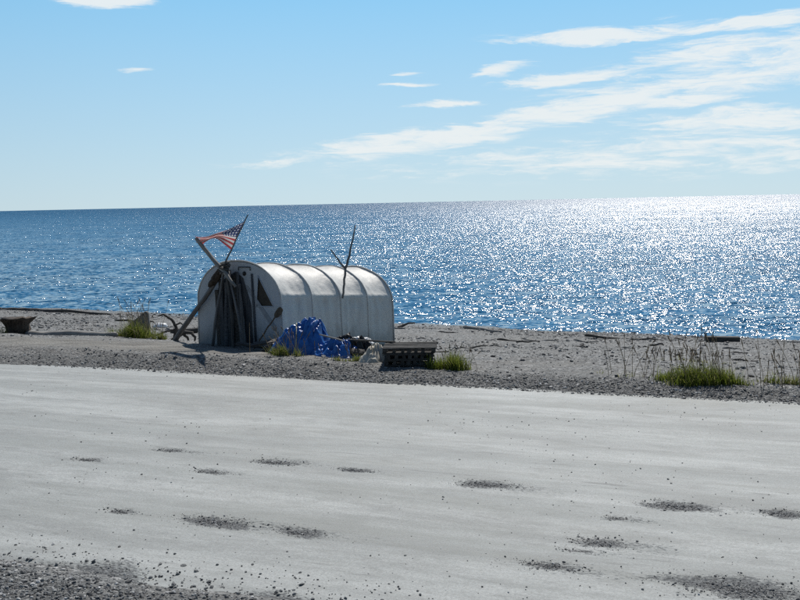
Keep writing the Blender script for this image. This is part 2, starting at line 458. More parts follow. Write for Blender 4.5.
def canvas_mat(name, c1, c2, trans):
    m, nt, p, o = new_mat(name)
    t = N(nt, 'ShaderNodeTexCoord')
    st_ = N(nt, 'ShaderNodeMapping', ins={'Vector': t.outputs['Object'], 'Scale': (2.2, 1, .45)}).outputs[0]
    n = tnoise(nt, st_, 2.5, 7, .65, .4)
    weave = tnoise(nt, t.outputs['Object'], 5.0, 5, .6)
    c = mixc(nt, mrange(nt, n.outputs['Fac'], .45, .85), c1, c2)
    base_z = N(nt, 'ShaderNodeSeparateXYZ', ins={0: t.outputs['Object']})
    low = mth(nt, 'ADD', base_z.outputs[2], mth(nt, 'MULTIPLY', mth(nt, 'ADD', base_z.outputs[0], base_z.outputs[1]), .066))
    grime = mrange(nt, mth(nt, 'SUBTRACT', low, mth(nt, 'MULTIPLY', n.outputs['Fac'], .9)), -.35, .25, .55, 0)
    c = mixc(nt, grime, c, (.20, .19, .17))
    streak = tnoise(nt, N(nt, 'ShaderNodeMapping', ins={'Vector': t.outputs['Object'], 'Scale': (6, 6, .5)}).outputs[0], 1.6, 5, .7)
    c = mixc(nt, mrange(nt, streak.outputs['Fac'], .58, .78, 0, .28), c, (.28, .275, .26))
    setc(nt, p, c, .55, weave.outputs['Fac'], .35, .05, .35)
    tr = N(nt, 'ShaderNodeBsdfTranslucent', ins={'Color': c})
    mx = N(nt, 'ShaderNodeMixShader', ins={0: trans, 1: p.outputs[0], 2: tr.outputs[0]})
    nt.links.new(mx.outputs[0], o.inputs['Surface'])


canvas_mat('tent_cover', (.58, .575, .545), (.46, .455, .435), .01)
canvas_mat('tent_end', (.46, .49, .52), (.36, .39, .42), .02)

# flag: stripes along the fly, blue canton with white stars at the hoist
m, nt, p, o = new_mat('flag_cloth')
uvn = N(nt, 'ShaderNodeUVMap')
su = N(nt, 'ShaderNodeSeparateXYZ', ins={0: uvn.outputs[0]})
fu, fv = su.outputs[0], su.outputs[1]
stripe = mth(nt, 'LESS_THAN', mth(nt, 'FRACT', mth(nt, 'MULTIPLY', fv, 6.5)), .5)
red, white, blue = (.44, .07, .075), (.66, .64, .62), (.035, .055, .15)
c = mixc(nt, stripe, white, red)
can = mth(nt, 'MULTIPLY', mth(nt, 'LESS_THAN', fu, .4), mth(nt, 'LESS_THAN', fv, 7 / 13))
cu = mth(nt, 'SUBTRACT', mth(nt, 'FRACT', mth(nt, 'MULTIPLY', fu, 6 / .4)), .5)
cv = mth(nt, 'SUBTRACT', mth(nt, 'FRACT', mth(nt, 'MULTIPLY', fv, 5 * 13 / 7)), .5)
star = mth(nt, 'LESS_THAN', mth(nt, 'ADD', mth(nt, 'MULTIPLY', cu, cu), mth(nt, 'MULTIPLY', cv, cv)), .085)
c = mixc(nt, can, c, mixc(nt, star, blue, white))
setc(nt, p, c, .8, spec=.1)
tr = N(nt, 'ShaderNodeBsdfTranslucent', ins={'Color': c})
mx = N(nt, 'ShaderNodeMixShader', ins={0: .4, 1: p.outputs[0], 2: tr.outputs[0]})
nt.links.new(mx.outputs[0], o.inputs['Surface'])


# ------------------------------------------------------------------ builders
def link(o, parent=None):
    COL.objects.link(o)
    if parent is not None:
        o.parent = parent
    return o


def mesh_obj(name, verts, faces, mat, parent=None, smooth=True, loc=None, mw=None):
    me = bpy.data.meshes.new(name)
    me.from_pydata([tuple(v) for v in verts], [], [tuple(f) for f in faces])
    me.materials.append(MATS[mat])
    if smooth:
        me.shade_smooth()
    me.update()
    o = bpy.data.objects.new(name, me)
    link(o, parent)
    if mw is not None:
        o.matrix_world = mw
    elif loc is not None:
        o.location = loc
    return o


def tag(o, label, cat, group=None):
    o['label'] = label
    o['category'] = cat
    if group:
        o['group'] = group
    return o


def thing(name, label, cat, loc=(0, 0, 0), rz=0.0, group=None):
    o = bpy.data.objects.new(name, None)
    o.empty_display_size = .2
    o.location = loc
    o.rotation_euler = (0, 0, rz)
    link(o)
    return tag(o, label, cat, group)


class MB:
    def __init__(s):
        s.v = []; s.f = []

    def box(s, x0, x1, y0, y1, z0, z1, mat=None, jit=0.0):
        b = len(s.v)
        for z in (z0, z1):
            for (x, y) in ((x0, y0), (x1, y0), (x1, y1), (x0, y1)):
                q = Vector((x + rnd.uniform(-jit, jit), y + rnd.uniform(-jit, jit), z + rnd.uniform(-jit, jit)))
                s.v.append(mat @ q if mat is not None else q)
        s.f += [(b, b + 3, b + 2, b + 1), (b + 4, b + 5, b + 6, b + 7), (b, b + 1, b + 5, b + 4), (b + 1, b + 2, b + 6, b + 5),
                (b + 2, b + 3, b + 7, b + 6), (b + 3, b, b + 4, b + 7)]
        return s

    def tube(s, pts, rad, n=10, jit=0.0, cap=True, seed=0.0):
        pts = [Vector(q) for q in pts]
        b = len(s.v)
        prev = None
        for i, q in enumerate(pts):
            d = (pts[min(i + 1, len(pts) - 1)] - pts[max(i - 1, 0)]).normalized()
            if prev is None:
                a = d.orthogonal().normalized()
            else:
                a = (prev - d * prev.dot(d)).normalized()
            prev = a
            c = d.cross(a)
            for k in range(n):
                t_ = 2 * math.pi * k / n
                r = rad[i] * (1 + jit * mnoise.noise(Vector((q.x * 2 + math.cos(t_), q.y * 2 + math.sin(t_), q.z * 2 + seed))))
                s.v.append(q + (a * math.cos(t_) + c * math.sin(t_)) * r)
        for i in range(len(pts) - 1):
            for k in range(n):
                k2 = (k + 1) % n
                s.f.append((b + i * n + k, b + i * n + k2, b + (i + 1) * n + k2, b + (i + 1) * n + k))
        if cap:
            s.f.append(tuple(b + k for k in range(n))[::-1])
            e = b + (len(pts) - 1) * n
            s.f.append(tuple(e + k for k in range(n)))
        return s

    def build(s, name, mat, parent=None, smooth=False, loc=None, mw=None, bevel=0.0):
        o = mesh_obj(name, s.v, s.f, mat, parent, smooth, loc, mw)
        if bevel:
            md = o.modifiers.new('bevel', 'BEVEL')
            md.width = bevel; md.segments = 2; md.limit_method = 'ANGLE'
        return o


def frame_x(p0, p1):
    """matrix whose X axis runs from p0 to p1"""
    p0 = Vector(p0); d = (Vector(p1) - p0).normalized()
    q = d.to_track_quat('X', 'Z')
    return Matrix.Translation(p0) @ q.to_matrix().to_4x4(), (Vector(p1) - p0).length


def log_mesh(length, r0, r1, bend=.04, jit=.35, n=10, seed=0.0):
    mb = MB()
    k = max(8, int(length / .12))
    pts, rad = [], []
    for i in range(k + 1):
        t_ = i / k
        pts.append((length * t_, bend * mnoise.noise(Vector((t_ * 2.3, seed, 1.7))) * 2, bend * mnoise.noise(Vector((t_ * 2.3, seed, 7.7))) * 2))
        end = min(1.0, .62 + min(t_, 1 - t_) * k * .35)
        rad.append((r0 + (r1 - r0) * t_) * end)
    mb.tube(pts, rad, n, jit, True, seed)
    return mb


def log_thing(name, label, cat, p0, p1, r0, r1, mat='driftwood', group=None, parent=None, bend=.04, jit=.35):
    mw, L = frame_x(p0, p1)
    o = log_mesh(L, r0, r1, bend, jit, 10, rnd.uniform(0, 50)).build(name, mat, None, True)
    if parent is not None:
        o.parent = parent
        o.matrix_basis = parent.matrix_basis.inverted() @ mw
    else:
        o.matrix_world = mw
        tag(o, label, cat, group)
    return o


# ------------------------------------------------------------------ setting: beach sheet, road, sea
def axis(parts):
    a = []
    for (x0, x1, st_) in parts:
        a += list(np.arange(x0, x1, st_))
    a.append(parts[-1][1])
    return np.array(a)


def sheet(name, us, vs_, zfun, mat, attr=None):
    uu, vv = np.meshgrid(us, vs_)
    z = zfun(uu, vv)
    if isinstance(z, tuple):
        z, at_ = z
    else:
        at_ = attr(uu, vv) if attr else None
    x, y = xy_of(uu, vv)
    V_ = np.stack([x, y, z], -1).reshape(-1, 3)
    nu, nv = len(us), len(vs_)
    i = np.arange(nu * nv).reshape(nv, nu)
    F_ = np.stack([i[:-1, :-1], i[:-1, 1:], i[1:, 1:], i[1:, :-1]], -1).reshape(-1, 4)
    me = bpy.data.meshes.new(name)
    me.vertices.add(len(V_)); me.vertices.foreach_set('co', V_.astype(np.float32).ravel())
    me.loops.add(F_.size); me.loops.foreach_set('vertex_index', F_.astype(np.int32).ravel())
    me.polygons.add(len(F_))
    me.polygons.foreach_set('loop_start', np.arange(0, F_.size, 4, dtype=np.int32))
    me.update(calc_edges=True)
    me.shade_smooth()
    if at_ is not None:
        a = me.attributes.new(attr.__name__ if attr else 'gravel', 'FLOAT', 'POINT')
        a.data.foreach_set('value', at_.astype(np.float32).ravel())
    me.materials.append(MATS[mat])
    o = bpy.data.objects.new(name, me)
    link(o)
    o['kind'] = 'structure'
    return o


def dirt(u, v):
    lane_ = np.exp(-((v - 20.7 - 0.6 * fbm(u / 5, v / 5, 61, 2)) / 0.85) ** 2)
    left = np.clip((-7.5 - u) / 4.0, 0, 1)
    return np.clip(lane_ * (0.15 + 0.85 * left) * 1.4 + 0.5 * fbm(u * 1.5, v * 3, 63, 4) * lane_, 0, 1)


us = axis([(-2500, -300, 200), (-300, -70, 15), (-70, -44, 1.0), (-44, 16, .2), (16, 50, 1.5), (50, 300, 20), (300, 2500, 200)])
vs_ = axis([(-300, -20, 20), (-20, 4, 1.0), (4, 46, .15), (46, 76, 3)])
sheet('beach', us, vs_, ground_uv, 'beach_gravel', dirt)
us = axis([(-2500, -300, 200), (-300, -40, 10), (-40, -26, .6), (-26, 12, .07), (12, 40, .6), (40, 300, 10), (300, 2500, 200)])
vs_ = axis([(7.2, 18.9, .07)])
sheet('road', us, vs_, road_uv, 'road_dust')

sea_me = bpy.data.meshes.new('sea')
P_ = [xy_of(-40000, 30), xy_of(40000, 30), xy_of(40000, 45000), xy_of(-40000, 45000)]
sea_me.from_pydata([(x, y, SEA) for x, y in P_], [], [(0, 1, 2, 3)])
sea_me.materials.append(MATS['sea_water'])
sea = link(bpy.data.objects.new('sea', sea_me))
sea['kind'] = 'structure'


# ------------------------------------------------------------------ loose stones (uncountable)
def stone_nodes():
    ng = bpy.data.node_groups.new('stones', 'GeometryNodeTree')
    ng.interface.new_socket('Geometry', in_out='INPUT', socket_type='NodeSocketGeometry')
    ng.interface.new_socket('Geometry', in_out='OUTPUT', socket_type='NodeSocketGeometry')
    gi = ng.nodes.new('NodeGroupInput'); go = ng.nodes.new('NodeGroupOutput')
    jo = ng.nodes.new('GeometryNodeJoinGeometry')
    for k in range(5):
        ic = ng.nodes.new('GeometryNodeMeshIcoSphere')
        ic.inputs['Radius'].default_value = 1.0
        ic.inputs['Subdivisions'].default_value = 2
        ps = ng.nodes.new('GeometryNodeInputPosition')
        nz = ng.nodes.new('ShaderNodeTexNoise'); nz.noise_dimensions = '4D'
        nz.inputs['W'].default_value = k * 7.3
        nz.inputs['Scale'].default_value = .9
        nz.inputs['Detail'].default_value = 1.0
        ng.links.new(ps.outputs[0], nz.inputs['Vector'])
        sb = ng.nodes.new('ShaderNodeVectorMath'); sb.operation = 'SUBTRACT'; sb.inputs[1].default_value = (.5, .5, .5)
        ng.links.new(nz.outputs['Color'], sb.inputs[0])
        sc_ = ng.nodes.new('ShaderNodeVectorMath'); sc_.operation = 'SCALE'; sc_.inputs['Scale'].default_value = 1.7
        ng.links.new(sb.outputs[0], sc_.inputs[0])
        sp_ = ng.nodes.new('GeometryNodeSetPosition')
        ng.links.new(ic.outputs['Mesh'], sp_.inputs['Geometry'])
        ng.links.new(sc_.outputs[0], sp_.inputs['Offset'])
        sm = ng.nodes.new('GeometryNodeSetMaterial'); sm.inputs['Material'].default_value = MATS['stone']
        ng.links.new(sp_.outputs[0], sm.inputs[0])
        g2 = ng.nodes.new('GeometryNodeGeometryToInstance')
        ng.links.new(sm.outputs[0], g2.inputs[0])
        ng.links.new(g2.outputs[0], jo.inputs[0])
    ip = ng.nodes.new('GeometryNodeInstanceOnPoints')
    ng.links.new(gi.outputs[0], ip.inputs['Points'])
    ng.links.new(jo.outputs[0], ip.inputs['Instance'])
    ip.inputs['Pick Instance'].default_value = True
    for nm, so in (('scl', 'Scale'), ('rot', 'Rotation')):
        na = ng.nodes.new('GeometryNodeInputNamedAttribute'); na.data_type = 'FLOAT_VECTOR'
        na.inputs['Name'].default_value = nm
        ng.links.new([s for s in na.outputs if s.enabled][0], ip.inputs[so])
    na = ng.nodes.new('GeometryNodeInputNamedAttribute'); na.data_type = 'INT'
    na.inputs['Name'].default_value = 'pick'
    ng.links.new([s for s in na.outputs if s.enabled][0], ip.inputs['Instance Index'])
    ng.links.new(ip.outputs[0], go.inputs[0])
    return ng


STONES = stone_nodes()


def stones(name, label, u, v, z, size, sink=.25):
    n = len(u)
    x, y = xy_of(u, v)
    sc_ = np.stack([size * nr.uniform(.8, 1.5, n), size * nr.uniform(.7, 1.1, n), size * nr.uniform(.4, .75, n)], -1)
    z = z + sc_[:, 2] * (1 - 2 * sink)
    me = bpy.data.meshes.new(name)
    me.vertices.add(n)
    me.vertices.foreach_set('co', np.stack([x, y, z], -1).astype(np.float32).ravel())
    a = me.attributes.new('scl', 'FLOAT_VECTOR', 'POINT'); a.data.foreach_set('vector', sc_.astype(np.float32).ravel())
    ro_ = np.stack([nr.normal(0, .25, n), nr.normal(0, .25, n), nr.uniform(0, 6.28, n)], -1)
    a = me.attributes.new('rot', 'FLOAT_VECTOR', 'POINT'); a.data.foreach_set('vector', ro_.astype(np.float32).ravel())
    a = me.attributes.new('pick', 'INT', 'POINT'); a.data.foreach_set('value', nr.integers(0, 5, n).astype(np.int32))
    me.materials.append(MATS['stone'])
    o = link(bpy.data.objects.new(name, me))
    md = o.modifiers.new('stones', 'NODES'); md.node_group = STONES
    o['kind'] = 'stuff'
    tag(o, label, 'gravel')
    return o


# beach pebbles
n = 95000
u = nr.uniform(-48, 16, n); v = 19.6 + (nr.random(n) ** .9) * 22
z = ground_uv(u, v)
dens_ = .35 + 1.5 * fbm(u / 4, v / 2.0, 71, 3) + .4 * np.exp(-((v - 36) / 3.0) ** 2)
k = (nr.random(n) < np.clip(dens_, .06, 1)) & (z > SEA - .05) & (nr.random(n) > dirt(u, v))
u, v, z = u[k], v[k], z[k]
stones('beach_pebbles', 'grey pebbles scattered over the sloping beach', u, v, z, np.minimum(.009 * np.exp(nr.exponential(.45, len(u))), .05))
# far shoulder: a low windrow of coarse gravel along the road
n = 60000
u = nr.uniform(-34, 14, n); v = 18.75 + nr.normal(0, .42, n)
k = (v > 18.15) & (v < 20.2) & (nr.random(n) < np.clip(1.15 + (u + 8) * .09, .22, 1))
u, v = u[k], v[k]
z = np.maximum(ground_uv(u, v), road_uv(u, v)[0] * (v < 18.7) - (v >= 18.7))
stones('shoulder_gravel', 'dark loose gravel windrow along the beach edge of the road', u, v, z, np.minimum(.0055 * np.exp(nr.exponential(.45, len(u))), .028))
# near shoulder
n = 52000
u = nr.uniform(-16, 8, n); v = 6.85 + nr.normal(0, .5, n)
k = (v > 6.0) & (v < 8.4)
u, v = u[k], v[k]
z = np.maximum(ground_uv(u, v), np.where(v > 7.3, road_uv(u, v)[0], -1))
stones('roadside_gravel', 'coarse dark gravel along the landward edge of the road', u, v, z, np.minimum(.0060 * np.exp(nr.exponential(.46, len(u))), .022))
# gravel in the potholes and strewn over the road
uu, vv, ss = [], [], []
for (px, py, a, b) in POTHOLES:
    pu, pv_ = uv_of(px, py)
    cnt = int(1500 * a * b * 4)
    rr = np.abs(nr.normal(0, .55, cnt)); th_ = nr.uniform(0, 6.283, cnt)
    uu.append(pu + a * 1.1 * rr * np.cos(th_)); vv.append(pv_ + b * 1.0 * rr * np.sin(th_))
    ss.append(.0034 * np.exp(nr.exponential(.36, cnt)))
n = 900
cu_, cv_ = nr.uniform(-20, 8, 60), nr.uniform(8.5, 18, 60)
ci = nr.integers(0, 60, n)
uu.append(cu_[ci] + nr.normal(0, .8, n)); vv.append(np.clip(cv_[ci] + nr.normal(0, .5, n), 8.2, 18.2))
ss.append(.005 * np.exp(nr.exponential(.42, n)))
n = 800
uu.append(nr.uniform(-16, 5, n)); vv.append(7.9 + nr.exponential(.4, n)); ss.append(.005 * np.exp(nr.exponential(.42, n)))
u, v, s_ = np.concatenate(uu), np.clip(np.concatenate(vv), 7.9, 18.3), np.minimum(np.concatenate(ss), .013)
stones('road_gravel', 'small dark stones strewn over the pale road and its potholes', u, v, road_uv(u, v)[0], s_, .2)

# ------------------------------------------------------------------ tunnel tent
TH = R(56)
AX, AY = math.cos(TH), math.sin(TH)
L_, W2 = 4.83, 1.45
H0 = Vector((-4.1, 25.31, 0))
SLOPE = .093


def hw(l, s, z):
    """tent coordinates (along, across, height over the floor line) to the world"""
    return Vector((H0.x + AX * l + AY * s, H0.y + AY * l - AX * s, z - SLOPE * max(l, 0)))


tent = thing('tunnel_tent', 'white hooped canvas tunnel tent on the gravel beach beside the road', 'tent', H0)


def loc(q):
    return Vector(q) - H0


def profile(t_):
    """t 0..1 round the hoop from the right foot over the ridge to the left foot -> across, height, outward normal"""
    zw, rz_, sx = 1.15, 1.05, 1.42
    wall = .27
    if t_ < wall:
        k_ = t_ / wall
        return W2 + (sx - W2) * k_, zw * k_
    if t_ > 1 - wall:
        k_ = (1 - t_) / wall
        return -(W2 + (sx - W2) * k_), zw * k_
    a = (t_ - wall) / (1 - 2 * wall) * math.pi
    e = .93
    ca, sa = math.cos(a), math.sin(a)
    return sx * math.copysign(abs(ca) ** e, ca), zw + rz_ * abs(sa) ** e


def cover_point(l, t_, off=0.0):
    s, z = profile(t_)
    s1, z1 = profile(min(1, t_ + .004)); s0, z0 = profile(max(0, t_ - .004))
    d = Vector((s1 - s0, z1 - z0)).normalized()
    nx, nz = d.y, -d.x
    bay = l / L_ * 4
    fr = bay - math.floor(bay)
    sagk = math.sin(math.pi * fr) ** .8
    roofk = min(1, max(0, (z - 1.0) / .5))
    sag = -sagk * (.035 * min(1, z / .6) + .095 * roofk)
    # the eave pole pushes the cloth out in a sharp crease
    dz = z - 1.38
    cre = .105 * math.exp(-abs(dz) / (.19 if dz > 0 else .10)) * (.08 + .92 * sagk)
    wr = .020 * mnoise.noise(Vector((l * 3.1, s * 2, z * 1.2))) + .014 * mnoise.noise(Vector((l * 9, z * .7, s)))
    wr += .012 * abs(mnoise.noise(Vector((l * 5 + z * 4, z * 5 - l * 3, s * 3))))
    if z < 1.3:
        wr += .022 * sagk * math.sin(l * 17 + 2 * mnoise.noise(Vector((l * 2, z, 0)))) * (z / 1.3) ** .5
    q = sag + cre + wr * min(1, z / .2) + off
    return hw(l, s + nx * q, max(0, z + nz * q))


vs2, fs2 = [], []
NL, NT = 96, 110
for i in range(NL + 1):
    for j in range(NT + 1):
        vs2.append(loc(cover_point(L_ * i / NL, j / NT)))
for i in range(NL):
    for j in range(NT):
        a = i * (NT + 1) + j
        fs2.append((a, a + NT + 1, a + NT + 2, a + 1))
cov = mesh_obj('cover', vs2, fs2, 'tent_cover', tent)
md = cov.modifiers.new('thick', 'SOLIDIFY'); md.thickness = .006; md.offset = -1
# hoops under the cloth, standing out at each seam
for i in range(5):
    mb = MB()
    l = L_ * i / 4
    pts = []
    for j in range(61):
        q = cover_point(l, j / 60, .004 if 0 < i < 4 else .010)
        pts.append(loc(q))
    mb.tube(pts, [.020] * 61, 8)
    mb.build('hoop', 'tent_cover', tent, True)


# end walls
def end_wall(name, l, mat, hole=None):
    bm = bmesh.new()
    vv_ = []
    for j in range(49):
        s, z = profile(j / 48)
        vv_.append(bm.verts.new(loc(hw(l, s * .992, z - (.01 if z > .1 else 0)))))
    ed = [bm.edges.new((vv_[j], vv_[(j + 1) % 49])) for j in range(49)]
    if hole:
        hv = [bm.verts.new(loc(hw(l, s, z))) for s, z in hole]
        ed += [bm.edges.new((hv[j], hv[(j + 1) % len(hv)])) for j in range(len(hv))]
    bmesh.ops.triangle_fill(bm, use_beauty=True, edges=ed)
    bmesh.ops.recalc_face_normals(bm, faces=bm.faces)
    me = bpy.data.meshes.new(name)
    bm.to_mesh(me); bm.free()
    me.materials.append(MATS[mat])
    o = link(bpy.data.objects.new(name, me), tent)
    md = o.modifiers.new('thick', 'SOLIDIFY'); md.thickness = .012; md.offset = 0
    return o


WIN = [(.69, 1.86), (1.17, 1.10), (.60, 1.08)]
end_wall('front_wall', .0, 'tent_end', WIN)
end_wall('rear_wall', L_ - .01, 'tent_end')
# window: brown screen behind the opening and a rim round it
win = mesh_obj('window', [loc(hw(.03, s + ds, z + dz)) for (s, z), ds, dz in zip(WIN, (0, .05, -.05), (.06, -.04, -.04))], [(0, 1, 2)], 'brown_screen', tent, False)
md = win.modifiers.new('thick', 'SOLIDIFY'); md.thickness = .01
for a in range(3):
    (s0, z0), (s1, z1) = WIN[a], WIN[(a + 1) % 3]
    MB().tube([loc(hw(-.012, s0, z0)), loc(hw(-.012, (s0 + s1) / 2, (z0 + z1) / 2)), loc(hw(-.012, s1, z1))], [.014] * 3, 6).build('window_rim', 'tent_end', win, True)

# door: uneven dark boards hung under the ridge
door = MB()
dv = [(-.66, .02), (.46, .02), (.44, 1.1), (.20, 1.78), (-.05, 1.95), (-.5, 1.72), (-.68, 1.5)]
for l in (-.020, -.012):
    door.v += [loc(hw(l, s, z)) for s, z in dv]
nn = len(dv)
door.f = [tuple(range(nn)), tuple(range(2 * nn - 1, nn - 1, -1))] + [(i, i + nn, (i + 1) % nn + nn, (i + 1) % nn) for i in range(nn)]
door = door.build('door', 'plank_wood', tent)
xs0 = [-.70, -.55, -.38, -.24, -.08, .10, .22, .36]
xs1 = [-.72, -.58, -.40, -.26, -.10, .02, .13, .22]
tops = [1.46, 1.74, 1.66, 1.98, 1.85, 1.93, 1.64]
for i in range(7):
    mb = MB()
    k_ = 7
    d0 = rnd.uniform(-.13, -.04)
    for j in range(k_ + 1):
        f_ = j / k_
        a = xs0[i] + (xs1[i] - xs0[i]) * f_ + .012 + .035 * mnoise.noise(Vector((i * 3.3, f_ * 3, 0)))
        b_ = xs0[i + 1] + (xs1[i + 1] - xs0[i + 1]) * f_ - .006 + .035 * mnoise.noise(Vector((i * 3.3, f_ * 3, 5)))
        zz_ = .03 + (tops[i] - .03) * f_
        dd = d0 + .03 * mnoise.noise(Vector((i * 5.1, f_ * 2, 9)))
        mb.v += [loc(hw(dd - .028, a, zz_)), loc(hw(dd - .028, b_, zz_ + .02)), loc(hw(dd + .006, b_, zz_ + .02)), loc(hw(dd + .006, a, zz_))]
    for j in range(k_):
        q = j * 4
        for c_ in range(4):
            c2 = (c_ + 1) % 4
            mb.f.append((q + c_, q + c2, q + 4 + c2, q + 4 + c_))
    mb.f += [(3, 2, 1, 0), tuple(k_ * 4 + c_ for c_ in range(4))]
    mb.build('plank', ('plank_wood', 'dark_driftwood', 'plank_wood', 'pole_plank')[(i * 3 + 1) % 4], door, bevel=.006)
# narrow board and slanting grey-blue strip on the end wall, batten and vent over the door
MB().tube([loc(hw(-.03, .50, 1.9)), loc(hw(-.03, .53, 1.1)), loc(hw(-.03, .56, .03))], [.026, .03, .03], 8, .2).build('door_post', 'plank_wood', tent, True)
mb = MB()
for dl in (-.018, -.008):
    mb.v += [loc(hw(dl, .20, 1.62)), loc(hw(dl, .34, 1.60)), loc(hw(dl, 1.26, .58)), loc(hw(dl, 1.16, .50))]
mb.f = [(0, 1, 2, 3), (7, 6, 5, 4)] + [(i, i + 4, (i + 1) % 4 + 4, (i + 1) % 4) for i in range(4)]
simple('strip_grey', (.24, .26, .28), (.33, .35, .37), 6, .8, .2, .01)
mb.build('slant_strip', 'strip_grey', tent)
mb = MB()
mb.tube([loc(hw(-.03, .06, 1.98)), loc(hw(-.03, .06, 2.06)), loc(hw(-.03, .45, 2.065)), loc(hw(-.03, .45, 1.98))], [.013] * 4, 6)
mb.build('batten', 'black_plastic', tent, True)
mb = MB(); mb.tube([loc(hw(-.005, .24, 1.90)), loc(hw(-.03, .24, 1.90))], [.055, .055], 14); mb.build('vent', 'black_plastic', tent, True)

# ------------------------------------------------------------------ poles lashed over the door
fr_ = thing('pole_frame', 'crossed driftwood poles lashed together in front of the tent door', 'pole frame', hw(-.3, -.2, 0))
fr_l = fr_.location.copy()


def pole(name, pts, rad, mat, parent, base, jit=.3):
    mw, L = frame_x(pts[0], pts[-1])
    inv = mw.inverted()
    P2 = []
    R2 = []
    for i in range(len(pts) - 1):
        for k_ in range(6):
            f_ = k_ / 6
            P2.append(inv @ (Vector(pts[i]) * (1 - f_) + Vector(pts[i + 1]) * f_))
            R2.append(rad[i] * (1 - f_) + rad[i + 1] * f_)
    P2.append(inv @ Vector(pts[-1])); R2.append(rad[-1])
    for i in range(1, len(P2) - 1):
        P2[i] = P2[i] + Vector((0, .026 * mnoise.noise(Vector((i * .37, L, 3))), .026 * mnoise.noise(Vector((i * .37, L, 8)))))
    o = MB().tube(P2, R2, 9, jit, True, L).build(name, mat, parent, True)
    if parent is not None:
        o.matrix_basis = parent.matrix_basis.inverted() @ mw
    else:
        o.matrix_world = mw
    return o


foot = Vector((-6.12, 26.75, 0)); foot.z = gz(foot.x, foot.y) - .08
pole('leaning_pole', [foot, (foot + hw(-.28, -.10, 2.08)) * .5 + Vector((0, 0, .02)), hw(-.28, -.10, 2.08), hw(-.26, -.02, 2.16)], [.07, .06, .056, .05], 'pole_wood', fr_, fr_l)
pole('crossing_pole', [hw(-.42, -1.0, 2.80), hw(-.40, -.2, 2.06), hw(-.38, .27, 1.60)], [.046, .06, .034], 'driftwood', fr_, fr_l)
pole('upright_pole', [hw(-.30, -.22, -.02), hw(-.28, -.15, 1.2), hw(-.26, -.10, 2.22)], [.05, .048, .045], 'plank_wood', fr_, fr_l)
pole('leaning_pole', [hw(-.42, -.62, -.03), hw(-.36, -.40, 1.0), hw(-.31, -.16, 2.12)], [.045, .04, .028], 'pole_wood', fr_, fr_l)
pole('leaning_pole', [hw(-.46, .22, -.03), hw(-.38, .10, 1.0), hw(-.33, -.10, 2.16)], [.04, .036, .026], 'dark_driftwood', fr_, fr_l)
pole('leaning_pole', [hw(-.40, .48, -.03), hw(-.33, .26, .9), hw(-.30, -.04, 2.0)], [.034, .03, .024], 'pole_wood', fr_, fr_l)
coil = []
for k_ in range(61):
    a = k_ / 12 * 2 * math.pi
    coil.append(hw(-.33, -.14, 1.94 + .004 * k_) + Vector((.13 * math.cos(a), .13 * math.sin(a), .05 * math.sin(a * .83))) - fr_l)
mb = MB().tube(coil, [.018] * 61, 6)
mb.build('rope_lashing', 'dark_rope', fr_, True)
# old cloth bundle hung where the poles cross
def lump(name, cx, rx, mat, label=None, cat=None, parent=None, seed=0.0, rough_=.25, freq=2.2, rz=0.0, sub=4, folds=0.0, base=True, group=None):
    bm = bmesh.new()
    bmesh.ops.create_icosphere(bm, subdivisions=sub, radius=1.0)
    q = Matrix.Rotation(rz, 3, 'Z')
    for w in bm.verts:
        d = w.co.copy()
        k_ = 1 + rough_ * mnoise.fractal(d * freq + Vector((seed, seed * 2, 0)), .8, 2.2, 4)
        if folds:
            a = math.atan2(d.y, d.x)
            k_ += folds * (1 - abs(d.z)) * (abs(math.sin(a * 5 + 3 * mnoise.noise(d * 1.7 + Vector((seed, 0, 0))))) - .5)
            k_ += folds * .7 * (abs(mnoise.noise(d * 4 + Vector((0, seed, 3)))) - .2)
        p_ = d * k_
        if base and p_.z < 0:
            p_.z *= .25
        w.co = q @ Vector((p_.x * rx[0], p_.y * rx[1], p_.z * rx[2]))
    me = bpy.data.meshes.new(name)
    bm.to_mesh(me); bm.free()
    me.materials.append(MATS[mat])
    me.shade_smooth()
    o = bpy.data.objects.new(name, me)
    link(o, parent)
    o.location = Vector(cx) - (parent.location if parent else Vector())
    if parent is None:
        tag(o, label, cat, group)
    return o


cb = lump('cloth_bundle', hw(-.27, -.50, 1.80), (.36, .085, .10), 'dark_stump', parent=fr_, seed=3, folds=.3, base=False)
cb.rotation_euler = (hw(-.27, -.1, 2.08) - foot).to_track_quat('X', 'Z').to_euler()

# ------------------------------------------------------------------ flag on its stick
p0, p1 = hw(-.34, -.28, 1.90), hw(-.34, .73, 3.38)
flag = thing('flag', 'tattered red, white and blue striped flag on a thin stick above the tent', 'flag', p0)
pole('flag_stick', [p0, (p0 + p1) * .5, p1], [.022, .02, .014], 'pole_wood', flag, p0, .15)


def fpt(s, z, l=0.0):
    return hw(-.34 + l, s, z)


top_c = [(.62, 3.22), (.22, 3.10), (-.25, 2.95), (-.64, 2.84), (-1.12, 2.85)]
bot_c = [(.14, 2.50), (-.08, 2.64), (-.34, 2.80), (-.66, 2.72), (-.98, 2.64)]


def bez(cs, t_):
    x = t_ * (len(cs) - 1)
    i = min(int(x), len(cs) - 2)
    f_ = x - i
    g = lambda k_: Vector(cs[max(0, min(len(cs) - 1, k_))])
    a, b_, c_, d_ = g(i - 1), g(i), g(i + 1), g(i + 2)
    return .5 * ((2 * b_) + (c_ - a) * f_ + (2 * a - 5 * b_ + 4 * c_ - d_) * f_ ** 2 + (3 * b_ - a - 3 * c_ + d_) * f_ ** 3)


